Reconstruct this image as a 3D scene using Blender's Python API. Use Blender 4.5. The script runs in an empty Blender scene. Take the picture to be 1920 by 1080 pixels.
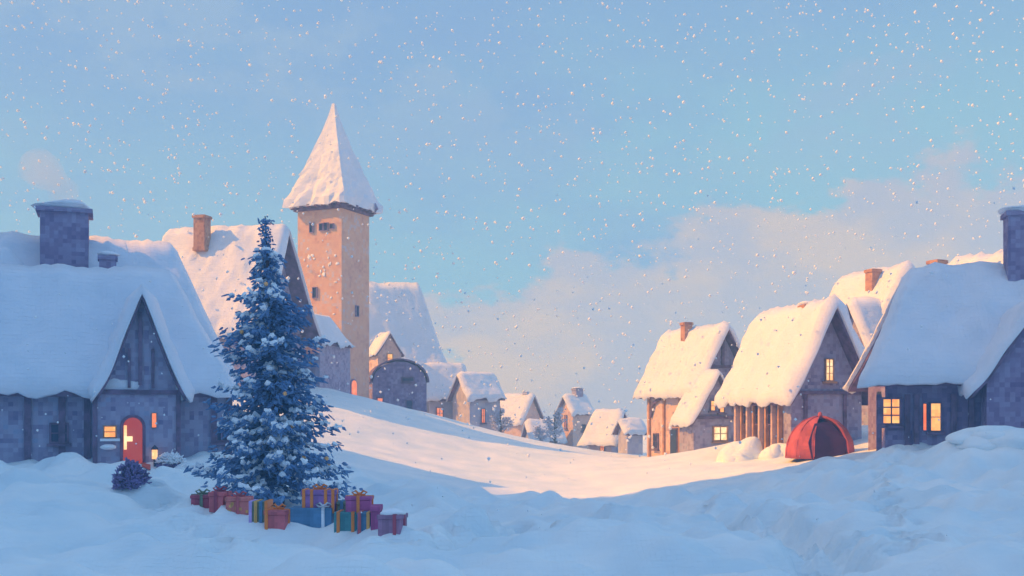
import bpy, math, random
import numpy as np
from mathutils import Vector, Matrix, noise as mnoise

random.seed(11)
SC = bpy.context.scene
COL = SC.collection
R = math.radians
FPX, CX, HY, EYE = 2059.0, 960.0, 775.0, 2.0      # photo geometry: focal length in photo pixels, horizon row, eye height

def W(px, py, d):                                  # photo pixel + distance -> point in the world
    return Vector(((px - CX) / FPX * d, d, EYE + (HY - py) / FPX * d))

# ------------------------------------------------------------------ materials
def new_mat(name):
    m = bpy.data.materials.new(name); m.use_nodes = True
    nt = m.node_tree
    return m, nt, nt.nodes['Principled BSDF'], nt.links

def N(nt, t, **kw):
    n = nt.nodes.new(t)
    for k, v in kw.items():
        setattr(n, k, v)
    return n

def snapped(nt, step, src='Object'):
    tc = N(nt, 'ShaderNodeTexCoord')
    s = N(nt, 'ShaderNodeVectorMath', operation='SNAP')
    s.inputs[1].default_value = (step, step, step)
    nt.links.new(tc.outputs[src], s.inputs[0])
    return s.outputs[0], tc.outputs[src]

def ramp(nt, fac, stops):
    r = N(nt, 'ShaderNodeValToRGB')
    e = r.color_ramp.elements
    while len(e) < len(stops): e.new(0.5)
    for el, (p, c) in zip(e, stops):
        el.position = p; el.color = (*c, 1)
    nt.links.new(fac, r.inputs[0])
    return r.outputs[0]

def noise_tex(nt, vec, scale, detail=3, rough=.55):
    n = N(nt, 'ShaderNodeTexNoise')
    n.inputs['Scale'].default_value = scale; n.inputs['Detail'].default_value = detail
    n.inputs['Roughness'].default_value = rough
    nt.links.new(vec, n.inputs['Vector'])
    return n.outputs['Fac']

def bump(nt, bs, h, strength, dist):
    b = N(nt, 'ShaderNodeBump')
    b.inputs['Strength'].default_value = strength; b.inputs['Distance'].default_value = dist
    nt.links.new(h, b.inputs['Height']); nt.links.new(b.outputs[0], bs.inputs['Normal'])

def snow_mat(name, step, a, b, bs_strength, dist=.12, scale=1.1):
    m, nt, bs, L = new_mat(name)
    sv, ov = snapped(nt, step)
    f = noise_tex(nt, sv, scale, 4)
    L.new(ramp(nt, f, [(.35, a), (.65, b)]), bs.inputs['Base Color'])
    bs.inputs['Roughness'].default_value = .85
    bs.inputs['Specular IOR Level'].default_value = .15
    f2 = noise_tex(nt, sv, scale * 1.6, 5, .65)
    bump(nt, bs, f2, bs_strength, dist)
    return m

def stone_mat(name, cols, step=.16, scale=1.4, bstr=.5, grain=.2):
    m, nt, bs, L = new_mat(name)
    sv, ov = snapped(nt, step)
    f = noise_tex(nt, sv, scale, 5, .7)
    wn = N(nt, 'ShaderNodeTexWhiteNoise'); L.new(sv, wn.inputs['Vector'])
    mx = N(nt, 'ShaderNodeMix'); mx.inputs[0].default_value = grain; L.new(f, mx.inputs[2]); L.new(wn.outputs[0], mx.inputs[3]); f = mx.outputs[0]
    n = len(cols)
    L.new(ramp(nt, f, [(.32 + .36 * i / max(1, n - 1), c) for i, c in enumerate(cols)]), bs.inputs['Base Color'])
    bs.inputs['Roughness'].default_value = .9
    bs.inputs['Specular IOR Level'].default_value = .2
    bump(nt, bs, noise_tex(nt, sv, 5.0, 3, .6), bstr, .08)
    return m

def plain_mat(name, col, rough=.7, var=.25, step=.08, scale=3.0):
    m, nt, bs, L = new_mat(name)
    sv, ov = snapped(nt, step)
    f = noise_tex(nt, sv, scale, 3)
    lo = tuple(c * (1 - var) for c in col); hi = tuple(min(1, c * (1 + var)) for c in col)
    L.new(ramp(nt, f, [(.35, lo), (.65, hi)]), bs.inputs['Base Color'])
    bs.inputs['Roughness'].default_value = rough
    bs.inputs['Specular IOR Level'].default_value = .25
    return m

def glow_mat(name, col, strength):
    m, nt, bs, L = new_mat(name)
    sv, ov = snapped(nt, .12)
    f = noise_tex(nt, sv, 2.6, 2)
    c2 = (col[0], col[1] * .62, col[2] * .45)
    o = ramp(nt, f, [(.4, c2), (.6, col)])
    bs.inputs['Base Color'].default_value = (.1, .06, .04, 1)
    L.new(o, bs.inputs['Emission Color'])
    bs.inputs['Emission Strength'].default_value = strength
    return m

M = {}
M['snow_ground'] = snow_mat('fallen_snow', .07, (.74, .83, .88), (.92, .93, .93), .9, .30, .5)
M['snow_roof'] = snow_mat('roof_snow', .14, (.74, .77, .85), (.82, .82, .89), .9, .22, .9)
M['snow_small'] = snow_mat('clinging_snow', .06, (.86, .88, .93), (.94, .94, .95), .3, .04, 3)
M['stone'] = stone_mat('mauve_stone', [(.20, .17, .30), (.31, .27, .40), (.40, .37, .50), (.29, .32, .48)])
M['stone_dark'] = stone_mat('dark_slate_stone', [(.17, .12, .24), (.26, .20, .33), (.34, .30, .45)])
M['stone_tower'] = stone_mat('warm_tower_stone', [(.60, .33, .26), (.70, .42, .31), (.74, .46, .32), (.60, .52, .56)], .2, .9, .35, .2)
M['stone_warm'] = stone_mat('warm_plaster', [(.44, .30, .31), (.62, .44, .40), (.70, .50, .44), (.46, .40, .48)], .18, 1.3)
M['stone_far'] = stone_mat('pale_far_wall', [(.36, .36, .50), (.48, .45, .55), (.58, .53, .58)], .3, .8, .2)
M['wood'] = plain_mat('dark_purple_wood', (.17, .11, .18), .8, .35)
M['wood_warm'] = plain_mat('warm_timber', (.45, .24, .14), .8, .3)
M['red_door'] = plain_mat('red_painted_door', (.62, .085, .05), .55, .2)
M['brick'] = stone_mat('warm_brick', [(.30, .14, .11), (.50, .26, .18), (.60, .34, .22)], .14, 2)
M['glow'] = glow_mat('lit_window', (1.0, .50, .14), .9)
M['glow_pale'] = glow_mat('pale_lit_window', (1.0, .72, .36), 1.0)
M['glow_red'] = glow_mat('orange_lit_opening', (1.0, .28, .10), .75)
M['door_glow'] = glow_mat('red_door_with_glow', (.62, .06, .03), .38)  # red door given a glow of its own to brighten it in shade
M['dark_glass'] = plain_mat('dark_opening', (.03, .045, .10), .3, .2)
M['needle'] = stone_mat('spruce_needles', [(.07, .15, .32), (.13, .24, .44), (.20, .34, .54)], .09, 3, .2)
M['bark'] = plain_mat('bark', (.09, .06, .07), .9, .3)
M['canvas_red'] = plain_mat('red_canvas', (.50, .10, .09), .8, .25, .12, 1.5)
M['canvas_dark'] = plain_mat('maroon_lining', (.075, .02, .06), .85, .25, .12, 1.5)
M['orange'] = plain_mat('orange_ribbon', (.85, .24, .05), .5, .1)
M['bauble'] = plain_mat('orange_bauble', (.95, .42, .14), .35, .1)
M['iron'] = plain_mat('dark_iron', (.06, .06, .09), .5, .2)
M['lilac_shrub'] = plain_mat('violet_shrub', (.22, .17, .36), .9, .3, .12)
def gm(n, c): M[n] = plain_mat(n.replace('_', ' '), tuple(v * .8 + .05 + (.02 if i == 2 else 0) for i, v in enumerate(c)), .7, .25, .06, 4)
gm('gift_crimson', (.42, .03, .06)); gm('gift_red', (.68, .10, .10)); gm('gift_coral', (.75, .16, .11))
gm('gift_violet', (.36, .13, .42)); gm('gift_blue', (.05, .20, .36)); gm('gift_teal', (.03, .26, .27))
gm('gift_magenta', (.50, .06, .24)); gm('gift_mauve', (.36, .16, .26)); gm('gift_green', (.16, .24, .12))
gm('ribbon_gold', (.85, .42, .05)); gm('ribbon_white', (.82, .82, .86)); gm('ribbon_lilac', (.55, .35, .70))

# ------------------------------------------------------------------ mesh collecting
class MB:
    def __init__(s): s.v = []; s.f = []
    def add(s, vs, fs, m=None):
        o = len(s.v)
        s.v += [tuple(m @ Vector(p)) if m is not None else tuple(p) for p in vs]
        s.f += [tuple(i + o for i in f) for f in fs]
    def box(s, c, d, m=None, rot=None):
        x, y, z = (k / 2 for k in d)
        vs = [Vector(p) for p in ((-x,-y,-z),(x,-y,-z),(x,y,-z),(-x,y,-z),(-x,-y,z),(x,-y,z),(x,y,z),(-x,y,z))]
        if rot is not None: vs = [rot @ p for p in vs]
        vs = [p + Vector(c) for p in vs]
        s.add(vs, [(0,3,2,1),(4,5,6,7),(0,1,5,4),(1,2,6,5),(2,3,7,6),(3,0,4,7)], m)
    def prism(s, poly, ext, m=None):               # planar polygon (3-D points) pushed along ext
        n = len(poly); e = Vector(ext)
        vs = [Vector(p) for p in poly] + [Vector(p) + e for p in poly]
        fs = [tuple(range(n - 1, -1, -1)), tuple(range(n, 2 * n))]
        fs += [(i, (i + 1) % n, n + (i + 1) % n, n + i) for i in range(n)]
        s.add(vs, fs, m)
    def tube(s, pts, rad, n=8, m=None):
        pts = [Vector(p) for p in pts]; vs = []; fs = []
        for i, p in enumerate(pts):
            t = (pts[min(i + 1, len(pts) - 1)] - pts[max(i - 1, 0)]).normalized()
            a = t.cross(Vector((0, 0, 1)) if abs(t.z) < .9 else Vector((1, 0, 0))).normalized(); b = t.cross(a)
            for k in range(n):
                q = 2 * math.pi * k / n
                vs.append(p + (a * math.cos(q) + b * math.sin(q)) * rad[i])
        for i in range(len(pts) - 1):
            for k in range(n):
                fs.append((i*n+k, i*n+(k+1)%n, (i+1)*n+(k+1)%n, (i+1)*n+k))
        fs.append(tuple(range(n - 1, -1, -1))); fs.append(tuple(range((len(pts)-1)*n, len(pts)*n)))
        s.add(vs, fs, m)
    def lump(s, c, r, seed=0, amp=.15, n=14, k=9, m=None, freq=1.5):   # uneven rounded mass
        vs = []; fs = []
        for j in range(k + 1):
            th = math.pi * j / k
            for i in range(n):
                ph = 2 * math.pi * i / n
                d = Vector((math.sin(th)*math.cos(ph), math.sin(th)*math.sin(ph), math.cos(th)))
                a = 1 + amp * mnoise.noise(d * freq + Vector((seed * 7.1, seed * 3.3, seed)))
                vs.append((c[0]+d.x*r[0]*a, c[1]+d.y*r[1]*a, c[2]+d.z*r[2]*a))
        for j in range(k):
            for i in range(n):
                fs.append((j*n+i, (j+1)*n+i, (j+1)*n+(i+1)%n, j*n+(i+1)%n))
        s.add(vs, fs, m)
    def build(s, name, mat, parent=None, smooth=False, label=None, bevel=0):
        me = bpy.data.meshes.new(name); me.from_pydata(s.v, [], s.f); me.update()
        me.materials.append(M[mat])
        if smooth:
            for p in me.polygons: p.use_smooth = True
        o = bpy.data.objects.new(name, me); COL.objects.link(o)
        if parent is not None: o.parent = parent
        if label: o['label'] = label
        if bevel:
            b = o.modifiers.new('bevel', 'BEVEL'); b.width = bevel; b.segments = 2; b.limit_method = 'ANGLE'
        return o

def thing(name, label, cat, loc, rz=0, group=None):
    o = bpy.data.objects.new(name, None); COL.objects.link(o)
    o.empty_display_size = .5
    o.location = loc; o.rotation_euler = (0, 0, rz)
    o['label'] = label; o['category'] = cat
    if group: o['group'] = group
    return o

# ------------------------------------------------------------------ ground
CTRL = [(960,1080,14),(0,1080,14),(1920,1080,14),(-400,1080,14),(2400,1080,14),
        (200,1000,19),(1000,1005,20),(1700,1000,20),(100,908,29),(250,918,31),(320,918,31),(-200,915,30),
        (100,864,38),(270,868,38),(330,872,38),(540,957,26),(740,982,25),(700,905,33),(430,882,36),
        (600,768,60),(660,860,47),(700,800,59),(800,832,58),(850,850,57),(1000,885,54),(1050,900,50),(1050,925,46),
        (960,945,40),(1250,882,50),(1400,850,55),(1300,862,66),(1450,805,58),
        (670,752,78),(800,780,80),(900,820,84),(950,845,95),(1100,855,100),(1200,852,80),
        (1545,858,46),(1545,868,40),(1700,850,36),(1850,838,33),(1920,905,28),(2050,850,33),
        (1300,935,38),(1300,965,29),(1560,828,52),(1750,800,60),
        (450,700,70),(300,740,62),(150,790,52),(0,800,60)]
pts = np.array([tuple(W(*c)) for c in CTRL] + [(-150,200,6),(0,200,1),(150,200,4),(-150,0,0),(150,0,0),(0,0,.2),(0,-60,.3),
               (-150,-60,0),(150,-60,0),(-60,110,6),(60,110,2),(0,130,-1),(45,50,2.5)])
def tps_u(r2): return np.where(r2 > 0, .5 * r2 * np.log(r2 + 1e-12), 0)
_n = len(pts)
_d2 = ((pts[:, None, :2] - pts[None, :, :2]) ** 2).sum(-1)
_A = np.zeros((_n + 3, _n + 3)); _A[:_n, :_n] = tps_u(_d2) + np.eye(_n) * 6.0
_A[:_n, _n] = 1; _A[:_n, _n+1:] = pts[:, :2]; _A[_n, :_n] = 1; _A[_n+1:, :_n] = pts[:, :2].T
_w = np.linalg.solve(_A, np.concatenate([pts[:, 2], [0, 0, 0]]))
def sstep(a, b, x):
    t = np.clip((x - a) / (b - a), 0, 1); return t * t * (3 - 2 * t)
_rs = np.random.RandomState(4)
WAVES = [(2*math.pi/l * math.cos(t), 2*math.pi/l * math.sin(t), p, a) for l, t, p, a in
         [(l, _rs.rand()*6.28, _rs.rand()*6.28, a) for l, a, k in ((9, .11, 4), (4.2, .085, 6), (1.9, .034, 10), (.8, .018, 10)) for _ in range(k)]]
# trodden tracks in the snow: photo pixel runs on the near ground
TRACKS = [[(850,1035),(920,1015),(985,995),(1030,975)], [(955,958),(990,975),(1020,985),(1060,985)],
          [(1330,945),(1400,965),(1460,985),(1510,1020),(1520,1080)], [(1440,955),(1510,985),(1560,1015),(1580,1080)]]
def flat_hit(px, py): 
    d = 2.25 * FPX / (py - HY); return ((px - CX) / FPX * d, d)
FOOT = [[flat_hit(*p) for p in t] for t in ([(700,1060),(860,1010),(1040,985),(1200,945),(1400,925)], [(300,935),(330,985),(420,1040),(430,1079)], [(1720,1075),(1690,985),(1660,930),(1690,890)])]
TR = [[flat_hit(*p) for p in t] for t in TRACKS]
def ground_z(x, y):
    x = np.asarray(x, float); y = np.asarray(y, float)
    sh = x.shape; xf = x.ravel(); yf = y.ravel(); z = np.zeros(len(xf))
    xc = np.clip(xf, -150, 150); yc = np.clip(yf, -60, 200)
    for i0 in range(0, len(xf), 20000):
        sl = slice(i0, i0 + 20000)
        r2 = (xc[sl, None] - pts[None, :, 0]) ** 2 + (yc[sl, None] - pts[None, :, 1]) ** 2
        z[sl] = tps_u(r2) @ _w[:_n] + _w[_n] + _w[_n+1] * xc[sl] + _w[_n+2] * yc[sl]
    # unseen hill added left of the frame, shaped to shade near ground and cottage
    z += 22 * (1 - sstep(-36, -29, xf)) * sstep(-70, -50, xf) * (1 - sstep(46, 51, yf)) * sstep(30, 40, yf)
    z += 52 * (1 - sstep(-37, -24.5, xf)) * (1 - sstep(34, 42, yf + np.clip(.25 * (xf + 30), -1.5, 2))) * sstep(-60, -25, yf)
    for kx, ky, p, a in WAVES: z += a * np.sin(kx * xf + ky * yf + p) * ((1 - .75 * sstep(38, 48, yf)) if a > .1 else 1 - .9 * sstep(36, 46, yf))
    return z.reshape(sh)
def track_depth(x, y):
    dep = np.zeros_like(x)
    for t in TR:
        for (ax, ay), (bx, by) in zip(t[:-1], t[1:]):
            dx, dy = bx - ax, by - ay
            u = np.clip(((x-ax)*dx + (y-ay)*dy) / (dx*dx + dy*dy), 0, 1)
            q = np.hypot(x - ax - u*dx, (y - ay - u*dy))
            q = q + .08 * np.sin(x * 9 + y * 5) + .06 * np.sin(y * 13)
            dep = np.maximum(dep, .62 * np.exp(-(q / .36) ** 2)) - .10 * np.exp(-((q - .62) / .22) ** 2) * (dep < .05)
    rp = random.Random(9)
    for t in FOOT:
        for (ax, ay), (bx, by) in zip(t[:-1], t[1:]):
            n = int(math.hypot(bx - ax, by - ay) / .42)
            for i in range(n):
                u = i / n; sd_ = .17 if i % 2 else -.17; l = math.hypot(bx - ax, by - ay)
                cx_ = ax + (bx - ax) * u - (by - ay) / l * sd_ + rp.uniform(-.06, .06); cy_ = ay + (by - ay) * u + (bx - ax) / l * sd_ + rp.uniform(-.06, .06)
                m_ = (abs(x - cx_) < .8) & (abs(y - cy_) < .8)
                q = np.hypot(x[m_] - cx_, y[m_] - cy_)
                dep[m_] += .26 * np.exp(-(q / .17) ** 4) - .05 * np.exp(-((q - .30) / .10) ** 2)
    return dep
def gz(x, y): return float(ground_z(np.array([x]), np.array([y]))[0])
def ground_hit(px, py, dmin=12, dmax=110):       # where the ray through a photo pixel meets the ground
    ds = np.arange(dmin, dmax, .1)
    xs = (px - CX) / FPX * ds; zs = EYE + (HY - py) / FPX * ds
    g = ground_z(xs, ds); k = np.where(g >= zs)[0]
    d = ds[k[0]] if len(k) else dmax
    return Vector(((px - CX) / FPX * d, d, gz((px - CX) / FPX * d, d)))

def axis(segs):
    out = []
    for a, b, s in segs: out += list(np.arange(a, b, s))
    return np.array(out + [segs[-1][1]])
gx = axis([(-150,-60,6),(-60,-24,1.5),(-24,24,.125),(24,50,1.5),(50,150,6)])
gy = axis([(-60,8,3),(8,34,.11),(34,62,.25),(62,110,.8),(110,210,5)])
X, Y = np.meshgrid(gx, gy)
Z = ground_z(X, Y) - track_depth(X, Y)
nx, ny = len(gx), len(gy)
vs = np.stack([X, Y, Z], -1).reshape(-1, 3)
idx = np.arange(nx * ny).reshape(ny, nx)
fs = np.stack([idx[:-1, :-1], idx[:-1, 1:], idx[1:, 1:], idx[1:, :-1]], -1).reshape(-1, 4)
me = bpy.data.meshes.new('ground')
me.from_pydata(vs.tolist(), [], fs.tolist()); me.update()
for p in me.polygons: p.use_smooth = True
me.materials.append(M['snow_ground'])
g = bpy.data.objects.new('ground', me); COL.objects.link(g); g['kind'] = 'structure'

# ------------------------------------------------------------------ houses
def nz(*a): return mnoise.noise(Vector(a))

def roof_snow(T, m, Lx, Wy, H, Rz, ov=.45, ovx=.4, flare=0, t=.38, bell=.16, seed=0, mat='snow_roof', rough=1.0):
    """thick uneven snow over a pitched roof (ridge along local x) with the dark boards under it"""
    b = Wy / 2 + ov; hx = Lx / 2 + ovx
    slope = Rz / (Wy / 2)
    def base(s, v):                                # s -1..1 across, v -1..1 along
        a = abs(s)
        z = H + Rz - slope * b * a
        z += bell * Rz * max(0, a - .55) ** 2 * 2.2   # kicked-out eaves
        return Vector((v * (hx + flare * a), s * b, z))
    nu = 40; nv = max(8, int((Lx + 2*ovx) / .22))
    up = []; lo = []
    for j in range(nv + 1):
        v = -1 + 2 * j / nv
        for i in range(nu + 1):
            s = -1 + 2 * i / nu
            p = base(s, v)
            n = Vector((0, math.copysign(slope, s) if abs(s) > .04 else 0, 1)).normalized()
            es = min(1, (1 - abs(s)) / .10); ev = min(1, (1 - abs(v)) * hx / .35)
            q = math.sqrt(max(0, 1 - (1 - es) ** 2)) * math.sqrt(max(0, 1 - (1 - ev) ** 2))
            th = t * (.22 + .70 * q) * (1 + rough * (.38 * nz(p.x * .9 + seed, p.y * .9, seed * 1.7) + .22 * nz(p.x * 2.6, p.y * 2.6, seed) + .16 * nz(p.x * 6, p.y * 6, seed)))
            if abs(s) > .999: p = p + Vector((0, math.copysign(.10, s), -.12 - .34 * rough * nz(p.x * 1.1, seed, s) - .22 * nz(p.x * 3.1, seed, s)))
            if abs(v) > .999: p = p + Vector((math.copysign(.08, v), 0, -.05 - .12 * rough * nz(p.y * 1.5, seed, v)))
            up.append(p + n * th); lo.append(p + n * .03)
    k = (nu + 1) * (nv + 1); f = []
    I = lambda j, i: j * (nu + 1) + i
    for j in range(nv):
        for i in range(nu):
            f.append((I(j,i), I(j+1,i), I(j+1,i+1), I(j,i+1)))
            f.append((k+I(j,i), k+I(j,i+1), k+I(j+1,i+1), k+I(j+1,i)))
    for j in range(nv):
        f.append((I(j,0), k+I(j,0), k+I(j+1,0), I(j+1,0)))
        f.append((I(j,nu), I(j+1,nu), k+I(j+1,nu), k+I(j,nu)))
    for i in range(nu):
        f.append((I(0,i), I(0,i+1), k+I(0,i+1), k+I(0,i)))
        f.append((I(nv,i), k+I(nv,i), k+I(nv,i+1), I(nv,i+1)))
    w = MB(); w.add(up + lo, f, m)
    r = w.build('roof', mat, T, smooth=True)
    # boards: thin dark shell under the snow
    w = MB(); ss = [-.985, -.75, -.5, 0, .5, .75, .985]
    A = []; B = []
    for v in (-.985, .985):
        A.append([base(s, v) + Vector((0, 0, .0)) for s in ss]); B.append([base(s, v) + Vector((0, 0, -.17)) for s in ss])
    n = len(ss); vs = A[0] + A[1] + B[0] + B[1]; f = []
    for i in range(n - 1):
        f += [(i, i+1, n+i+1, n+i), (2*n+i, 3*n+i, 3*n+i+1, 2*n+i+1), (i, 2*n+i, 2*n+i+1, i+1), (n+i, n+i+1, 3*n+i+1, 3*n+i)]
    f += [(0, n, 3*n, 2*n), (n-1, 3*n-1, 4*n-1, 2*n-1)]
    w.add(vs, f, m); w.build('eave_boards', 'wood', r)
    return r

def vol(T, ox, oy, rz, Lx, Wy, H, Rz, wall='stone', base=-2.0, roof=True, seed=0, wl=None, **kw):
    m = Matrix.Translation((ox, oy, 0)) @ Matrix.Rotation(rz, 4, 'Z')
    w = MB(); hw = Wy / 2; hl = (wl or Lx) / 2
    z2 = H + Rz - .06
    ht = min(hl, Lx / 2)
    sec = [(-hw, base), (hw, base), (hw, H), (0, z2), (-hw, H)]
    w.add([((-ht if z > H + .01 else -hl), y, z) for y, z in sec] + [((ht if z > H + .01 else hl), y, z) for y, z in sec],
          [(4,3,2,1,0), (5,6,7,8,9)] + [(i, (i+1) % 5, 5 + (i+1) % 5, 5 + i) for i in range(5)], m)
    w.build('wall', wall, T)
    if roof: roof_snow(T, m, Lx, Wy, H, Rz, seed=seed, **kw)
    return dict(T=T, m=m, L=2 * hl, W=Wy, H=H)

def side(V, s):                                   # frame on a wall: u along, v up, w outward
    if s == 'front': f = Matrix.Translation((0, -V['W']/2, 0)) @ Matrix.Rotation(0, 4, 'Z')
    elif s == 'right': f = Matrix.Translation((V['L']/2, 0, 0)) @ Matrix.Rotation(R(90), 4, 'Z')
    elif s == 'left': f = Matrix.Translation((-V['L']/2, 0, 0)) @ Matrix.Rotation(R(-90), 4, 'Z')
    else: f = Matrix.Translation((0, V['W']/2, 0)) @ Matrix.Rotation(R(180), 4, 'Z')
    return V['m'] @ f                             # local: x along wall, -y outward, z up

def window(V, s, u, z, w, h, mat='glow', cols=2, rows=2, frame='wood', sill=True, snow=False):
    m = side(V, s); b = MB(); t = min(.08, w * .14)
    for sx in (-1, 1): b.box((u + sx * (w/2 + t/2), -.05, z), (t, .14, h + 2*t), m)
    for sz in (-1, 1): b.box((u, -.05, z + sz * (h/2 + t/2)), (w, .139, t), m)
    for i in range(1, cols): b.box((u - w/2 + w*i/cols, -.062, z), (t*.6, .10, h), m)
    for i in range(1, rows): b.box((u, -.058, z - h/2 + h*i/rows), (w, .10, t*.6), m)
    fr = b.build('window', frame, V['T'])
    p = MB(); p.box((u, -.02, z), (w - .004, .08, h - .004), m); p.build('pane', mat, fr)
    if sill:
        q = MB(); q.box((u, -.10, z - h/2 - t - .05), (w + .3, .24, .09), m)
        q.build('sill', frame if not snow else 'snow_small', fr)
    return fr

def arch(u, z0, w, h, n=8):
    r = w / 2; p = [(u - r, 0, z0), (u + r, 0, z0)]
    for i in range(n + 1):
        a = math.pi * i / n; p.append((u + r * math.cos(a), 0, z0 + h - r + r * math.sin(a)))
    return p
def door(V, s, u, z0, w, h, mat='door_glow', frame='wood', arched=True, out=.06):
    m = side(V, s); f = MB()
    P = (lambda w_, h_: arch(u, z0, w_, h_)) if arched else (lambda w_, h_: [(u-w_/2,0,z0),(u+w_/2,0,z0),(u+w_/2,0,z0+h_),(u-w_/2,0,z0+h_)])
    f.prism([Vector(p) + Vector((0, .03, -.001)) for p in P(w + .22, h + .11)], (0, -out - .06, 0), m)
    fo = f.build('door_frame', frame, V['T'])
    d = MB(); d.prism([Vector(p) + Vector((0, .02, .02)) for p in P(w, h - .02)], (0, -out - .09, 0), m)
    do = d.build('door', mat, V['T'])
    return do

def chimney(T, x, y, z0, z1, w, d, mat='stone_dark', cap=True, seed=0, snow=.22):
    b = MB(); b.box((x, y, (z0 + z1)/2), (w, d, z1 - z0))
    b.box((x, y, z1 - .10), (w * 1.18, d * 1.18, .16)); b.box((x, y, z0 + .12), (w * 1.12, d * 1.12, .2))
    o = b.build('chimney', mat, T)
    if cap:
        c = MB(); c.lump((x, y, z1 + .06), (w * .68, d * .68, snow), seed, .35, 12, 7); c.build('snow_cap', 'snow_roof', o, smooth=True)
    return o

def loc2(T, px, d):                               # photo pixel column at distance -> house-local x, y
    X_ = (px - CX) / FPX * d - T.location.x; Y_ = d - T.location.y; a = T.rotation_euler.z
    return (X_ * math.cos(a) + Y_ * math.sin(a), -X_ * math.sin(a) + Y_ * math.cos(a))
def lz(T, py, d): return EYE + (HY - py) / FPX * d - T.location.z
def place(px, d, z=None):
    x = (px - CX) / FPX * d
    return Vector((x, d, gz(x, d) if z is None else z))

# --- the near cottage on the left
T = thing('stone_cottage', 'large near stone cottage with blue snowy roofs, two chimneys, steep centre gable and red door', 'cottage', place(200, 44, 0.0), R(20))
A = vol(T, -3.3, 1.0, 0, 11.2, 7.4, 3.5, 5.2, seed=1, flare=2.2, t=.5, wl=12.6, wall='stone_dark')
B = vol(T, -3.6, -2.6, 0, 11.4, 4.6, 3.4, 3.7, seed=2, flare=2.2, t=.5, wl=16.0, ov=.6)
gxl, _ = loc2(T, 265, 39.5)
G = vol(T, gxl, -3.4, R(-90), 5.0, 2.3, 3.1, 3.1, seed=3, ov=.35, ovx=.35, t=.42, bell=.3, wl=4.6)
LW = MB(); LW.box((gxl - .15, -5.3, .9), (2.9, .9, 3.9)); LW.build('porch_wall', 'stone', T)
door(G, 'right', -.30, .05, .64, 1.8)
window(G, 'right', -1.06, 1.35, .36, .36, 'glow', 1, 2, 'wood_warm', True, True)
window(G, 'right', .42, 1.75, .14, .5, 'glow_red', 1, 1, 'wood_warm', False)
m = side(G, 'right')
w = MB(); w.lump((-1.12, -.28, .82), (.28, .16, .10), 4, .2, 10, 6, m); w.build('window_box_snow', 'snow_small', T, smooth=True)
for k, (u, z0, z1) in enumerate(((-1.55, -.5, 2.8), (1.25, -.5, 2.8))):
    w = MB(); w.box((u, -.06, (z0 + z1)/2), (.16, .16, z1 - z0), m); w.build('corner_post', 'wood', T)
w = MB(); w.box((0, -.07, 2.75), (2.7, .14, .16), m); w.build('tie_beam', 'wood', T)
w = MB(); w.box((-.05, -.06, 4.3), (.13, .12, 2.6), m); w.box((.38, -.055, 3.6), (.10, .10, 1.4), m); w.box((-.42, -.055, 3.6), (.10, .10, 1.4), m)
w.build('gable_timbers', 'wood', T)
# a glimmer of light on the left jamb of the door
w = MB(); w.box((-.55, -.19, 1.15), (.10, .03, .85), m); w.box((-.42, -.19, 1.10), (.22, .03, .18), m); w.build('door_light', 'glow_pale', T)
for px_ in (60, 120, 165, 330, 395):
    xl = loc2(T, px_, 40.5)[0] if px_ < 300 else (3.75 if px_ == 330 else 4.3)
    w = MB(); w.box((xl, -4.93, .9), (.22, .16, 3.4)); w.build('wall_post', 'wood', T)
for px_ in (115, 350):
    xl = loc2(T, px_, 40.5)[0] if px_ < 300 else 4.02; window(dict(T=T, m=Matrix.Identity(4), L=1, W=9.8, H=1), 'front', xl, 1.3, .5, .6, 'dark_glass', 2, 2)
xl, yl = loc2(T, 122, 43.5)
chimney(T, xl, yl, 6.2, lz(T, 395, 43.5), 1.75, 1.5, seed=2, snow=.3)
xl, yl = loc2(T, 202, 42.6); chimney(T, xl, yl, 6.0, lz(T, 480, 42.6), .62, .6, seed=5, snow=.12)
xl, yl = loc2(T, 5, 42.3)
w = MB(); w.lump((xl, yl, 7.5), (.75, .8, .8), 3, .3); w.build('snow_drift', 'snow_roof', T, smooth=True)

# smoke drifting from the big chimney
def smoke(px, py, d, r, dens, name, label, seeds):
    mt = bpy.data.materials.new(name); mt.use_nodes = True; nt = mt.node_tree
    nt.nodes.remove(nt.nodes['Principled BSDF'])
    v = nt.nodes.new('ShaderNodeVolumePrincipled'); v.inputs['Density'].default_value = dens
    v.inputs['Color'].default_value = (.95, .93, .95, 1); v.inputs['Anisotropy'].default_value = 0
    nt.links.new(v.outputs[0], nt.nodes['Material Output'].inputs['Volume']); M[name] = mt
    b = MB(); p = W(px, py, d)
    pts_ = [p + Vector((-.35 * i + .25 * math.sin(i), .2 * i, .42 * i)) for i in range(seeds)]
    b.tube([pts_[0] + Vector((.1, 0, -.35))] + pts_ + [pts_[-1] + Vector((-.4, .1, .4))], [r * .5] + [r * (.8 + .12 * i + .25 * math.sin(i * 2.3)) for i in range(seeds)] + [.1], 12)
    o = b.build(name, name, None, True, label); o['category'] = 'smoke'
smoke(122, 378, 43.5, .6, .22, 'chimney_smoke', 'thin pinkish smoke rising from the big chimney of the near left cottage', 5)

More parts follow.
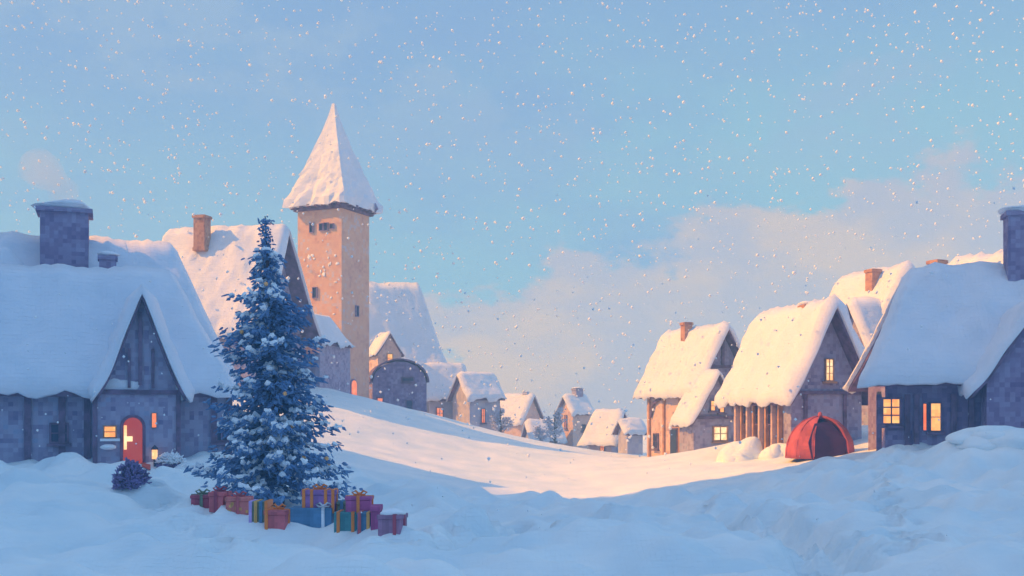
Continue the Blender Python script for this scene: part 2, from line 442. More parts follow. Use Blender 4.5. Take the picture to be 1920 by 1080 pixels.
# --- house with the sunlit roof behind the near cottage
T = thing('gabled_house', 'house with big sunlit cream snow roof and orange chimney between near cottage and tower', 'house', place(425, 66, 2.2), R(-15))
A = vol(T, 0, 0, 0, 7.4, 6.4, 4.6, 6.0, seed=7, ov=.5, flare=.5, t=.5, wl=6.6)
xl, yl = loc2(T, 384, 65.5); chimney(T, xl, yl - .3, lz(T, 448, 65.5) - .8, lz(T, 406, 65.5), .72, .72, 'brick', False)
window(A, 'right', 0, 4.9, .6, .9, 'dark_glass', 2, 2)
w = MB(); mm = side(A, 'right')
w.box((0, -.05, 4.6), (6.2, .12, .2), mm); w.box((1.2, -.05, 5.9), (.16, .11, 2.4), mm); w.box((-1.2, -.05, 5.9), (.16, .11, 2.4), mm)
w.build('gable_timbers', 'wood', T)
# --- low annex in front of the tower foot
T = thing('stone_annex', 'low grey stone annex with sloping roof leaning against the tower foot', 'annex', place(588, 71.5, 2.6), R(-20))
A = vol(T, 0, 0, R(-90), 4.2, 3.2, 3.9, 1.9, seed=9, t=.12, ov=.15, ovx=.1, wl=4.0, base=-3)
window(A, 'right', -.3, 2.2, .35, .6, 'dark_glass', 1, 2)

# --- the tower
d_t = 78.0
T = thing('bell_tower', 'tall square stone tower with steep snowy spire, sunlit orange left face', 'tower', place(626, d_t, 2.2), R(-24))
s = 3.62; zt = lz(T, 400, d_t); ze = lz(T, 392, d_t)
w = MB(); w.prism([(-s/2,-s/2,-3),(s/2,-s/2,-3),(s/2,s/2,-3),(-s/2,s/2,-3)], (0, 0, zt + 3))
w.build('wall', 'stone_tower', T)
w = MB()
for (cx_, cy_, lx, ly) in ((0,-s/2,s+.5,.34),(0,s/2,s+.5,.34),(-s/2,0,.34,s-.2),(s/2,0,.34,s-.2)): w.box((cx_, cy_, ze - .22), (lx, ly, .30))
for i in range(7):
    u = -s/2 + s * i / 6
    for q in (-1, 1):
        w.box((u, q * (s/2 + .28), ze - .10), (.22, .5, .2)); w.box((q * (s/2 + .28), u, ze - .103), (.5, .22, .2))
w.build('eave_boards', 'wood', T)
def spire():
    b = MB(); nr = 26; na = 12; vs = []; fs = []
    apex = lz(T, 198, d_t) - ze; hw = s / 2 + .62
    for j in range(nr + 1):
        t_ = j / nr
        r = hw * ((1 - t_) ** 1.22 * .94 + .06 * (1 - t_)) + .10
        if j == 0: r -= .10
        z = ze - .05 + apex * t_ + (.18 if j else -.06)
        for q in range(4):
            a0 = R(-135 + 90 * q); a1 = a0 + R(90)
            p0 = Vector((math.cos(a0), math.sin(a0), 0)) * r * 1.414; p1 = Vector((math.cos(a1), math.sin(a1), 0)) * r * 1.414
            for i in range(na):
                p = p0.lerp(p1, i / na); p.z = z
                e = 1 - .03 * (1 - abs(i / na - .5) * 2)
                k = 1 + (.10 * nz(p.x * 1.3, p.y * 1.3, z * .8 + 5) + .06 * nz(p.x * 3, p.y * 3, z * 2)) * (1 - t_ * .4)
                if j == 0: p.z -= .25 * nz(p.x * 1.6, p.y * 1.6, 2)
                vs.append((p.x * k * e, p.y * k * e, p.z))
    c = 4 * na
    for j in range(nr):
        for i in range(c): fs.append((j*c+i, j*c+(i+1)%c, (j+1)*c+(i+1)%c, (j+1)*c+i))
    fs.append(tuple(range(c - 1, -1, -1))); fs.append(tuple(range(nr*c, nr*c + c)))
    b.add(vs, fs); return b
spire().build('spire', 'snow_roof', T)
V = dict(T=T, m=Matrix.Identity(4), L=s, W=s, H=zt)
for u, h_ in ((-.62, .62), (.18, .45), (.58, .50), (1.05, .30)):
    window(V, 'front', u, lz(T, 426, 76.3), .26, h_, 'dark_glass', 1, 1, 'stone_dark', False)
window(V, 'front', -.35, 8.2, .3, .7, 'dark_glass', 1, 1, 'stone_dark', False)
window(V, 'right', .1, 7.0, .3, .7, 'dark_glass', 1, 1, 'stone_dark', False)
door(V, 'right', -.35, lz(T, 756, 76.6), .62, 1.6, 'glow_red', 'stone_dark')
w = MB(); w.tube([(s/2+.55, s/2-.2, ze-.2), (s/2+.75, s/2-.2, ze+.1), (s/2+.62, s/2-.2, ze+.5)], [.09, .12, .05], 6); w.build('gargoyle', 'stone_dark', T)
# weather patches of snow clinging to the sunlit face
rr = random.Random(5)
for i in range(34):
    w = MB()
    u = rr.uniform(-1.4, 1.5); z = rr.uniform(lz(T, 640, 76), lz(T, 470, 76))
    w.lump((u, -s/2 - .02, z), (rr.uniform(.05, .16), .02, rr.uniform(.04, .14)), i, .9, 10, 6); w.build('snow_patch', 'snow_small', T, smooth=True)

# --- houses right of the tower
T = thing('steep_house', 'hazy blue house with tall steep snow roof just right of the tower', 'house', place(745, 98, 1.6), R(24))
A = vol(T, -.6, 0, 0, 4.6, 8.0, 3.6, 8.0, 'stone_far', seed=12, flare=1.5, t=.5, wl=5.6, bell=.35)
xl, yl = loc2(T, 712, 92); 
B = vol(T, xl + .2, yl - .6, R(-90), 3, 2.0, 5.4, 1.6, 'stone_warm', seed=13, t=.2, ov=.2, ovx=.15)
window(B, 'right', 0, 4.9, .4, .7, 'glow', 1, 2, 'wood_warm')
T = thing('barn', 'dark stone barn with rounded gable beside the tower foot', 'barn', place(744, 83, 1.3), R(12))
w = MB(); gp = [(-2.0, -2, -3), (2.0, -2, -3), (2.0, -2, 3.0)] + [(2.0 * math.cos(a), -2, 3.0 + 1.55 * math.sin(a)) for a in (R(25), R(50), R(75), R(100), R(130), R(155))] + [(-2.0, -2, 3.0)]
w.prism(gp, (0, 4, 0)); w.build('wall', 'stone_dark', T)
w = MB(); rp = [(2.18 * math.cos(R(a)), -2.25, 3.0 + 1.75 * math.sin(R(a))) for a in range(0, 181, 12)]; rq = [(2.06 * math.cos(R(a)), -2.25, 3.0 + 1.63 * math.sin(R(a))) for a in range(180, -1, -12)]
n_ = len(rp); 
vs = [Vector(p) for p in rp + rq]; vs += [p + Vector((0, 4.5, 0)) for p in vs]; N2 = 2 * n_; fs = []
for i in range(N2): fs.append((i, (i+1) % N2, N2 + (i+1) % N2, N2 + i))
for i in range(n_ - 1): fs += [(i, i+1, N2-2-i, N2-1-i), (N2+i+1, N2+i, 2*N2-1-i, 2*N2-2-i)]
w.add(vs, fs); w.build('roof', 'wood', T)
V = dict(T=T, m=Matrix.Identity(4), L=4, W=4, H=3)
window(V, 'front', .6, 3.2, .8, .22, 'dark_glass', 1, 1); door(V, 'front', -1.45, -.1, .34, 1.9, 'glow_red', 'wood', False)
window(V, 'front', .7, 1.2, .4, .9, 'dark_glass', 1, 2)

def small_house(name, label, px, d, zb, rz, L, Wd, H, Rr, wall='stone_far', seed=0, t=.3, cat='house', ch=None, lit=None, **kw):
    T = thing(name, label, cat, place(px, d, zb), R(rz))
    A = vol(T, 0, 0, 0, L, Wd, H, Rr, wall, seed=seed, t=t, ov=.3, ovx=.25, wl=L - .2, base=-3, **kw)
    for (sd, u, z, w_, h_, mt) in (lit or []): window(A, sd, u, z, w_, h_, mt, 2, 2, 'wood')
    if ch: chimney(T, ch[0], ch[1], H, ch[2], ch[3], ch[3], ch[4], True, seed, .1)
    return T, A
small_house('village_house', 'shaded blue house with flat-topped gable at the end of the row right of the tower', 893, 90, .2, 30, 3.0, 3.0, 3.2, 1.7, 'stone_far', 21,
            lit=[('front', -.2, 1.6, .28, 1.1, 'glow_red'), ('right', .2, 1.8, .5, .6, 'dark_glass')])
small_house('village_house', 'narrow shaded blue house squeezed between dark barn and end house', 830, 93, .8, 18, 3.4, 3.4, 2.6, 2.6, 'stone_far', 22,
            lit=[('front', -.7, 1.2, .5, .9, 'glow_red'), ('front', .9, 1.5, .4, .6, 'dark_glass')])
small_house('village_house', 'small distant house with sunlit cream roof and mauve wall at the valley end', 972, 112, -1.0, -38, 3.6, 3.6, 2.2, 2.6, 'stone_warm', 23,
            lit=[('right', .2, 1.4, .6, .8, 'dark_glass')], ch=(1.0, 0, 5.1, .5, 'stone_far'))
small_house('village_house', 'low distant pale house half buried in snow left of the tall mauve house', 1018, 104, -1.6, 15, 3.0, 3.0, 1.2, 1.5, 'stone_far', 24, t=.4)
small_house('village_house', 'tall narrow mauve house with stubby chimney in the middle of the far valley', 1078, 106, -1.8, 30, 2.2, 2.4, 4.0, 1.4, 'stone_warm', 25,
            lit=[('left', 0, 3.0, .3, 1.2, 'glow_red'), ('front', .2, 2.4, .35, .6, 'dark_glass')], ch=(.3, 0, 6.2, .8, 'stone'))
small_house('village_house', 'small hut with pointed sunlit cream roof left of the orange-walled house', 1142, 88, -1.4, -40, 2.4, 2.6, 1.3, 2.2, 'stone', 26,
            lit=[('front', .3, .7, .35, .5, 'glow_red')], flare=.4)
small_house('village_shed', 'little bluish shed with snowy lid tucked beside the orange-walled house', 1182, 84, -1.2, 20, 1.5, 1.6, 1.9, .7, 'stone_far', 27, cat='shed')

# --- house with the orange wall and the porch wing (right of the valley)
T = thing('gabled_house', 'house with orange sunlit side wall, blue gable and lower porch wing', 'house', place(1306, 70, -.75), R(-70))
A = vol(T, 0, 0, 0, 7.0, 3.9, 4.3, 3.6, 'stone_warm', seed=31, ov=.4, ovx=.45, t=.45, wl=6.2)
w = MB(); mm = side(A, 'right'); w.prism([(-1.9, .0, -1), (1.9, 0, -1), (1.9, 0, 4.3), (0, 0, 7.7), (-1.9, 0, 4.3)], (0, -.05, 0), mm); w.build('gable_wall', 'stone', T)
chimney(T, -.4, -.5, 6.4, lz(T, 604, 70), .55, .55, 'brick', False)
w = MB(); w.box((0, -.12, 5.6), (2.3, .14, .18), mm); w.box((0, -.12, 6.6), (.16, .12, 2.0), mm); w.build('gable_timbers', 'wood', T)
P = vol(T, 4.1, -1.5, 0, 1.9, 3.0, 2.5, 2.6, 'stone', seed=32, ov=.35, ovx=.3, t=.34, wl=1.7)
window(P, 'right', .25, 1.55, .85, .75, 'glow_pale', 2, 2, 'wood_warm'); window(P, 'right', -.25, 3.2, .28, .55, 'glow', 1, 2, 'wood'); window(P, 'right', .35, 3.1, .28, .55, 'glow', 1, 2, 'wood')
w = MB(); m3 = side(P, 'right'); w.box((0, -.08, 2.5), (2.8, .14, .18), m3); w.build('tie_beam', 'wood', T)
door(A, 'front', .75, .05, .75, 1.7, 'dark_glass', 'wood', False); window(A, 'front', -1.7, .95, .5, .9, 'dark_glass', 2, 2)
window(A, 'front', 1.0, 2.5, .5, .5, 'dark_glass', 2, 2); window(A, 'front', 2.1, 1.2, .4, .8, 'dark_glass', 1, 2)
m4 = side(A, 'front')
for u in (-2.6, -.6, 1.5):
    w = MB(); w.box((u, -.06, 1.9), (.18, .14, 4.2), m4); w.build('wall_post', 'wood_warm', T)
w = MB(); w.tube([(-2.4, -.1, 2.5), (-1.9, -.14, 3.4), (-1.0, -.12, 3.7)], [.1, .1, .1], 6, m4); w.build('brace', 'wood', T)

# --- house with the lit window in its gable
T = thing('gabled_house', 'house with long sunlit cream roof and yellow window high in its blue gable', 'house', place(1490, 53.5, .25), R(-76))
A = vol(T, 0, 0, 0, 6.8, 3.6, 2.9, 3.7, 'stone', seed=41, ov=.45, ovx=.5, t=.5, wl=6.0)
window(A, 'right', .10, 3.75, .34, .95, 'glow_pale', 2, 3, 'wood_warm')
w = MB(); mm = side(A, 'right'); w.box((0, -.06, 2.7), (3.4, .12, .16), mm); w.box((.9, -.055, 1.2), (.15, .11, 3.0), mm); w.box((-1.1, -.055, 1.2), (.15, .11, 3.0), mm); w.build('gable_timbers', 'wood', T)
xl, yl = loc2(T, 1513, 52.5); chimney(T, xl, yl, 5.0, lz(T, 572, 52.5), .55, .55, 'brick', True, 3, .12)
for i, u in enumerate((-2.4, -1.75, -1.1, -.45, .2, .85, 1.5, 2.15)):
    w = MB(); w.box((u, -.12, 1.2), (.16, .2, 2.7), side(A, 'front')); w.build('wall_post', 'wood_warm' if i % 2 else 'stone_warm', T)
for u in (-1.42, -.12, 1.18): window(A, 'front', u, 1.7, .4, .9, 'dark_glass', 1, 2, 'wood', False)
w = MB(); w.box((0, -.10, 2.55), (5.4, .22, .2), side(A, 'front')); w.build('wall_plate', 'wood', T)

# --- house peeping over its shoulder
T = thing('back_house', 'house half hidden behind the yellow-window gable, sunlit roof strip and brick chimney', 'house', place(1640, 63, .8), R(-70))
A = vol(T, 0, 0, 0, 5.6, 5.4, 4.2, 4.9, 'stone', seed=51, ov=.4, ovx=.4, t=.45, wl=5.0)
B = vol(T, 2.2, -.6, R(90), 5.2, 4.4, 3.6, 3.6, 'stone', seed=52, ov=.4, ovx=.3, t=.4, wl=4.8)
xl, yl = loc2(T, 1637, 62); chimney(T, xl, yl, 6.2, lz(T, 505, 62), .6, .6, 'brick', False)

# --- near house on the right
T = thing('stone_house', 'large near stone house at right edge under sweeping blue snow roof with lit windows', 'house', place(1790, 41, .45), R(-14))
A = vol(T, 3.3, 0, 0, 9.6, 8.0, 3.0, 3.6, 'stone_dark', seed=61, ov=.75, ovx=.3, flare=1.9, t=.55, wl=12.2)
gxl, _ = loc2(T, 1945, 35.2)
G = vol(T, gxl, -3.2, R(-90), 4.2, 2.9, 2.7, 2.3, 'stone_dark', seed=62, ov=.5, ovx=.2, t=.4, bell=.3, wl=4.0)
V = dict(T=T, m=Matrix.Identity(4), L=10, W=8.0, H=2)
def fx(px, d=37.0): return loc2(T, px, d)[0]
window(V, 'front', fx(1675), lz(T, 771, 37), .52, .82, 'glow', 2, 3, 'wood')
window(V, 'front', fx(1757), lz(T, 782, 37), .30, .92, 'glow', 1, 2, 'wood')
window(V, 'front', fx(1737), lz(T, 782, 37), .10, .9, 'glow_red', 1, 1, 'wood', False)
for px_ in (1652, 1705, 1722, 1790, 1822):
    w = MB(); w.box((fx(px_), -4.03, .7), (.17, .16, 3.0)); w.build('wall_post', 'wood', T)
w = MB(); w.box((-3.0, -4.0, .7), (.14, .18, 3.2)); w.build('corner_post', 'wood_warm', T)
xl, yl = loc2(T, 1912, 40); chimney(T, xl, yl, 6.0, lz(T, 398, 40), .95, .95, 'stone_dark', True, 8, .2)
# --- roof peeping over it
T = thing('back_house', 'house mostly hidden behind the near right house, only a cream roof hump and chimney showing', 'house', place(1858, 54, .9), R(-64))
A = vol(T, 0, 0, 0, 4.0, 5.0, 4.4, 4.2, 'stone', seed=71, ov=.4, ovx=.4, t=.5, wl=3.4)
xl, yl = loc2(T, 1757, 53); chimney(T, xl, yl, 3.0, lz(T, 488, 53), .6, .6, 'brick', False)

# ------------------------------------------------------------------ red domed tent
p = W(1545, 854, 46.5); p.z = gz(p.x, p.y)
T = thing('market_tent', 'domed red canvas tent with dark maroon opening in the snow between the right houses', 'tent', (p.x, p.y + .6, p.z - .05), R(10)); T.scale = (1.14, 1.14, 1.14)
def dome(rx, ry, rz, a0, a1, na, nb=10):
    vs = []; fs = []
    for j in range(nb + 1):
        e = (math.pi / 2) * j / nb
        for i in range(na + 1):
            a = a0 + (a1 - a0) * i / na
            sc = 1 + .03 * math.cos(a * 9)
            vs.append((rx * math.cos(e) * math.cos(a) * sc, ry * math.cos(e) * math.sin(a) * sc, rz * math.sin(e) ** .85))
    for j in range(nb):
        for i in range(na): fs.append((j*(na+1)+i, j*(na+1)+i+1, (j+1)*(na+1)+i+1, (j+1)*(na+1)+i))
    return vs, fs
def shell(name, mat, rx, ry, rz, a0, a1, na, off=.04, z=0):
    w = MB(); v1, f1 = dome(rx, ry, rz, a0, a1, na); 
    w.add([(x, y, zz + z) for x, y, zz in v1], f1)
    o = w.build(name, mat, T, smooth=True); md = o.modifiers.new('thick', 'SOLIDIFY'); md.thickness = off
    return o
shell('canopy', 'canvas_red', 1.28, 1.1, 1.55, R(-58), R(238), 40)
shell('lining', 'canvas_dark', 1.20, 1.02, 1.47, R(-58), R(238), 40, .02)
w = MB(); w.prism([(-.74, -.98, -.15), (.52, -.98, -.15), (.62, -.86, .7), (.15, -.5, 1.38), (-.5, -.62, 1.30), (-.86, -.86, .6)], (0, .05, 0)); w.build('door_flap', 'canvas_dark', T)
for a in (-58, -15, 30, 75, 120, 170, 205, 238):
    w = MB(); w.tube([(1.30*math.cos(R(a))*math.cos(R(e)), 1.13*math.sin(R(a))*math.cos(R(e)), 1.58*math.sin(R(e))**.85) for e in (2, 20, 40, 60, 80, 89)], [.02]*6, 6); w.build('rib', 'canvas_red', T)
w = MB(); w.lump((0, 0, 1.6), (.09, .09, .14), 1, .1, 8, 6); w.build('finial', 'canvas_red', T)

# ------------------------------------------------------------------ things before the near cottage
p = ground_hit(243, 912, 20, 45)
SHRUB_AT = p
a = ground_hit(256, 858, 30, 41); b = ground_hit(274, 884, 30, 41)
w = MB(); nn = 10; vs = []
for i in range(nn + 1):
    t_ = i / nn; q = a.lerp(b, t_); x0 = q.x + .08 * math.sin(t_ * 3)
    for sx in (-.2, .2): vs.append((x0 + sx * (1 - .3 * t_), q.y, max(gz(x0 + sx, q.y), gz(x0, q.y)) + .05))
w.add(vs, [(2*i, 2*i+1, 2*i+3, 2*i+2) for i in range(nn)])
o = w.build('carpet_runner', 'red_door', None); o['label'] = 'narrow red runner leading from the red cottage door down the snow'; o['category'] = 'runner'
md = o.modifiers.new('thick', 'SOLIDIFY'); md.thickness = .05; md.offset = 1
p = ground_hit(290, 874, 30, 41)
T = thing('garden_lantern', 'small glowing lantern post in the snow right of the red door', 'lantern', p)
w = MB(); w.tube([(0,0,-.2),(0,0,.30)], [.04,.04], 8); w.build('post', 'iron', T)
w = MB(); w.box((0,0,.42), (.15,.15,.34)); g_ = w.build('lamp_glass', 'glow_pale', T)
w = MB(); w.tube([(0,0,.58),(0,0,.62),(0,0,.74)], [.13,.13,.02], 8); w.build('cap', 'iron', T)

# ------------------------------------------------------------------ christmas tree
d_x = 26.0
tb = ground_hit(522, 950, 20, 40); d_x = tb.y
T = thing('spruce_tree', 'tall snow-dusted dark blue spruce standing over wrapped presents before the cottage', 'tree', (tb.x, tb.y, tb.z - .05))
k_ = d_x / FPX
Ht = (950 - 405) * k_
top = Vector(((497 - 522) * k_, 0, Ht))
def axis_at(z): return Vector((top.x * (z / Ht), 0, z))
w = MB(); w.tube([axis_at(z) - Vector((0,0,.3 if z == 0 else 0)) for z in (0, Ht*.3, Ht*.6, Ht*.85, Ht)], [.17, .13, .08, .045, .012], 9); w.build('trunk', 'bark', T)
PROF = [(405, 3), (455, 9), (475, 22), (500, 42), (530, 30), (565, 76), (600, 60), (650, 95), (672, 92), (690, 70), (720, 92), (760, 98), (800, 112), (840, 120), (880, 142), (905, 132), (925, 115), (945, 60)]
def prof(py):
    for (a_, ra), (b_, rb) in zip(PROF[:-1], PROF[1:]):
        if a_ <= py <= b_: return (ra + (rb - ra) * (py - a_) / (b_ - a_)) * k_
    return .03
needles = MB(); snowb = MB(); rt = random.Random(21); tips = []
def tuft(b, p, dirv, ln, wd, th=.012):
    dirv = dirv.normalized(); sd = dirv.cross(Vector((0, 0, 1)))
    if sd.length < .1: sd = Vector((1, 0, 0))
    sd.normalize(); up_ = sd.cross(dirv)
    a_ = rt.uniform(-1.0, 1.0); sd, up_ = sd * math.cos(a_) + up_ * math.sin(a_), up_ * math.cos(a_) - sd * math.sin(a_)
    q = [p - dirv*ln*.3 - sd*wd*.35, p - dirv*ln*.1 + sd*wd, p + dirv*ln, p - dirv*ln*.1 - sd*wd]
    q = [p - dirv*ln*.35, p + sd*wd + dirv*ln*.15, p + dirv*ln, p - sd*wd + dirv*ln*.15]
    vs = [x + up_*th for x in q] + [x - up_*th for x in q]
    b.add(vs, [(0,1,2,3),(7,6,5,4),(0,4,5,1),(1,5,6,2),(2,6,7,3),(3,7,4,0)])
py = 415.0
while py < 948:
    z = (950 - py) * k_; rad = prof(py)
    nb = int(5 + rad * 6)
    for i in range(nb):
        a_ = rt.uniform(0, 2 * math.pi); r_ = rad * rt.uniform(.45, 1.08)
        if rt.random() < .12: r_ = rad * rt.uniform(1.05, 1.28)
        zt_ = z + rt.uniform(-.08, .08)
        rise = .28 * rad
        st = axis_at(min(Ht, zt_ + rise)); en = axis_at(zt_) + Vector((math.cos(a_) * r_, math.sin(a_) * r_, rt.uniform(-.05, .08)))
        n_t = max(3, int(r_ / .075)); d_ = (en - st)
        for j in range(n_t):
            t_ = (j + rt.random()) / n_t
            if t_ < .15 and rt.random() < .5: continue
            p = st.lerp(en, t_); p.z -= .18 * r_ * math.sin(t_ * math.pi) * .8; p.z += .10 * r_ * max(0, t_ - .8)
            for _ in range(2):
                off = Vector((rt.gauss(0, 1), rt.gauss(0, 1), rt.gauss(0, .6))) * (.05 + .03 * t_)
                dv = d_.normalized() + Vector((rt.uniform(-1, 1), rt.uniform(-1, 1), rt.uniform(-.7, .25)))
                tuft(needles, p + off, dv, rt.uniform(.09, .17) * min(1, .4 + rad * 1.1), rt.uniform(.03, .055) * min(1, .5 + rad))
            pw = Vector((p.x * 1.1 + 3, p.y * 1.1, p.z * 1.4))
            sn = mnoise.noise(pw) + .25 * (t_ - .5)
            if sn > (.10 - .16 * min(1, (py - 450) / 450)) and rt.random() < .8 and py > 450:
                tuft(snowb, p + Vector((rt.gauss(0, .03), rt.gauss(0, .03), .05 + rt.random() * .03)), d_.normalized() + Vector((rt.uniform(-.8, .8), rt.uniform(-.8, .8), .1)), rt.uniform(.08, .15), rt.uniform(.05, .095), .03)
        tips.append(en)
    py += 9 + rad * 4.0
needles.build('crown', 'needle', T); snowb.build('snow_cover', 'snow_small', T)
T0 = T
def leafy(root, p, rx, ry, rz, n, seed, mat, snow=.3, size=.09):
    b = MB(); sn = MB(); st = MB(); q = random.Random(seed)
    for _ in range(n):
        a = q.uniform(0, 2*math.pi); e = math.acos(q.uniform(0, 1)); r = q.uniform(.55, 1.0)
        k = 1 + .3 * mnoise.noise(Vector((math.cos(a)*1.7 + seed, math.sin(a)*1.7, e*1.5)))
        c = Vector((rx*math.sin(e)*math.cos(a), ry*math.sin(e)*math.sin(a), rz*math.cos(e))) * r * k
        d = c.normalized() + Vector((q.gauss(0,.5), q.gauss(0,.5), q.gauss(0,.5)))
        up = c.z > rz*.25 and q.random() < snow * 2
        tuft(sn if up else b, c + Vector((0,0,.03 if up else 0)), d, q.uniform(.7,1.5)*size, q.uniform(.4,.75)*size, .012)
    sn.lump((0, 0, rz * .72), (rx * .62, ry * .62, rz * .28), seed, .7, 16, 9, None, 2.6)
    for _ in range(7):
        a = q.uniform(0, 2*math.pi); st.tube([(0,0,-.2),(rx*.4*math.cos(a),ry*.4*math.sin(a),rz*.4),(rx*.8*math.cos(a),ry*.8*math.sin(a),rz*.75)], [.03,.02,.008], 5)
    st.build('stem', 'bark', root); b.build('foliage', mat, root)
    if snow > .1: sn.build('snow_cover', 'snow_small', root)
T = thing('shrub', 'dark violet rounded shrub in the snow below the red cottage door', 'shrub', SHRUB_AT - Vector((0, 0, .05)))
leafy(T, None, .40, .4, .66, 800, 3, 'lilac_shrub', .06)
for i, (px_, py_, rx, rz, sd, lab) in enumerate((
        (320, 872, .55, .45, 10, 'low snowy bush left of the big spruce by the cottage wall'),)):
    q_ = ground_hit(px_, py_, 20, 108)
    T = thing('snowy_bush', lab, 'bush', q_ - Vector((0, 0, .1)), 0, None)
    leafy(T, None, rx, rx * .9, rz, 700, sd, 'lilac_shrub', .55, .11 * max(.8, rx))
def snowbank(px_, d, rx, ry, rz, sd, lab):
    b = MB(); x = (px_ - CX) / FPX * d
    for k in range(4):
        q = random.Random(sd * 9 + k); dx_ = q.uniform(-.5, .5) * rx; dy_ = q.uniform(-.4, .4) * ry
        b.lump((x + dx_, d + dy_, gz(x + dx_, d + dy_) - .1), (rx * q.uniform(.5, .8), ry * q.uniform(.6, .9), rz * q.uniform(.6, 1.05)), sd + k, .3, 32, 20, None, 1.5)
    o = b.build('snowbank', 'snow_ground', None, True); o['label'] = lab; o['category'] = 'snowbank'; o['group'] = 'snowbanks against the houses'
snowbank(1395, 51.5, 1.5, 1.0, 1.05, 1, 'sunlit heap of snow before the timber posts of the yellow-window house')
snowbank(1462, 50.2, .9, .8, .75, 2, 'smaller snow heap between the timber posts and the red dome tent')
snowbank(1885, 32.5, 1.6, .9, .38, 4, 'broad blue snow heap before the right gable of the near right house')
def frost_tree(px_, d, h, sd, lab):
    x = (px_ - CX) / FPX * d
    T_ = thing('frosted_tree', lab, 'tree', (x, d, gz(x, d) - .1))
    q = random.Random(sd); b = MB(); c = MB()
    b.tube([(0,0,-.3),(.05,0,h*.4),(0,.05,h*.75),(.02,0,h)], [h*.035,h*.026,h*.015,h*.004], 7)
    for i in range(16):
        a = q.uniform(0, 6.28); z0 = h * q.uniform(.3, .85); l = h * q.uniform(.16, .3) * (1.15 - z0 / h * .6)
        e = Vector((math.cos(a) * l, math.sin(a) * l, z0 + l * q.uniform(.5, 1)))
        b.tube([(0,0,z0), tuple(e * .5 + Vector((0,0,z0*.5 - .05*l))), tuple(e)], [h*.012, h*.008, h*.003], 5)
        for k in range(40):
            t_ = q.uniform(.3, 1.05); p = Vector((0,0,z0)).lerp(e, t_) + Vector((q.gauss(0,1), q.gauss(0,1), q.gauss(0,1))) * h * .035
            tuft(c, p, Vector((q.gauss(0,1), q.gauss(0,1), q.gauss(0,.6))), h * .035, h * .022, .02)
    b.build('trunk', 'bark', T_); c.build('crown', 'frost', T_)
M['frost'] = plain_mat('frosted_twigs', (.55, .55, .66), .85, .2, .15, 2)
frost_tree(938, 88, 3.2, 4, 'frosted bare tree at the right end of the house row by the tower')
frost_tree(1012, 95, 2.6, 5, 'small frosted bare tree in front of the low half-buried pale house')
frost_tree(1040, 100, 4.2, 1, 'pale frosted bare tree left of the tall narrow mauve house')
T = T0
vis = [t for t in tips if t.y < -.2 and t.z < Ht * .8]; rt.shuffle(vis)
for t in vis[:8]:
    w = MB(); w.lump((t.x, t.y - .03, t.z - .05), (.05, .05, .05), 1, .02, 10, 8); w.build('bauble', 'bauble', T, True)

# ------------------------------------------------------------------ presents
GR = 'wrapped presents under the spruce'
def gift(label, x0, x1, y0, y1, mat, rib, d=None, depth=.42, rz=0, bands=(.5,), bow=True, lid=True, snow=False, rest=None, dots=None):
    pxm = (x0 + x1) / 2
    if rest is None: p = ground_hit(pxm, y1, 18, 34)
    else: p = W(pxm, y1, rest)
    kk = p.y / FPX; w_ = (x1 - x0) * kk; h_ = (y1 - y0) * kk; ww = w_ / (abs(math.cos(rz)) + .25 * abs(math.sin(rz)))
    o = thing('present', label, 'present', (p.x, p.y + depth / 2, p.z - (.07 if rest is None else 0)), rz, GR)
    h_ += .07 if rest is None else 0
    lh = min(.10, h_ * .22) if lid else 0
    b = MB(); b.box((0, 0, (h_ - lh)/2), (ww, depth, h_ - lh)); b.build('box', mat, o, bevel=.012)
    if lid:
        b = MB(); b.box((0, 0, h_ - lh/2), (ww + .03, depth + .03, lh - .004)); b.build('lid', mat, o, bevel=.012)
    for f in bands:
        b = MB(); u = -ww/2 + ww * f; bw = .055
        b.box((u, 0, h_/2 + .004), (bw, depth + .05, h_ + .012)); 
        b.build('ribbon', rib if isinstance(rib, str) else rib[bands.index(f) % len(rib)], o)
    if lid and not isinstance(rib, tuple):
        b = MB(); b.box((0, 0, h_/2 + .003), (ww + .046, .055, h_ + .010)); b.build('ribbon', rib, o)
    if bow and not snow:
        b = MB()
        bx = 0 if lid else -ww/2 + ww * bands[-1]; by = 0 if lid else -depth/2 + .06
        for sx in (-1, 1): b.tube([(bx,by,h_+.02),(bx+sx*.07,by,h_+.09),(bx+sx*.13,by,h_+.06),(bx+sx*.09,by,h_+.02),(bx,by,h_+.02)], [.02]*5, 6)
        b.lump((bx,by,h_+.035), (.035,.035,.03), 1, .1, 8, 6); b.build('bow', rib if isinstance(rib, str) else rib[0], o, True)
    if dots:
        rr_ = random.Random(8); 
        for _ in range(9):
            b = MB(); b.box((rr_.uniform(-.4, .4) * ww, -depth/2 - .004, rr_.uniform(.15, .7) * h_), (.05, .016, .05)); b.build('dot', dots, o)
    if snow:
        b = MB(); b.lump((0, 0, h_ + .01), (ww*.56, depth*.56, .07), 3, .25, 14, 7); b.build('snow_cap', 'snow_small', o, True)
    return o
gift('crimson present at the far left end of the row', 355, 394, 933, 957, 'gift_crimson', 'gift_green', rz=R(8))
gift('bright red present with crimson bow second from the left end of the row', 393, 421, 926, 957, 'gift_red', 'gift_crimson', rz=R(-6))
gift('coral present with gold dots left of the striped one', 421, 466, 938, 967, 'gift_coral', 'gift_red', dots='ribbon_gold', rz=R(5))
gift('striped present in lilac, green and orange bands', 467, 502, 941, 979, 'gift_green', ('ribbon_lilac', 'ribbon_gold', 'gift_blue', 'orange'), bands=(.08, .36, .64, .92), bow=False, lid=False)
gift('low red present with orange ribbon at the front left, right of the striped one', 497, 538, 957, 991, 'gift_red', 'orange', bands=(.12,), rz=R(-8))
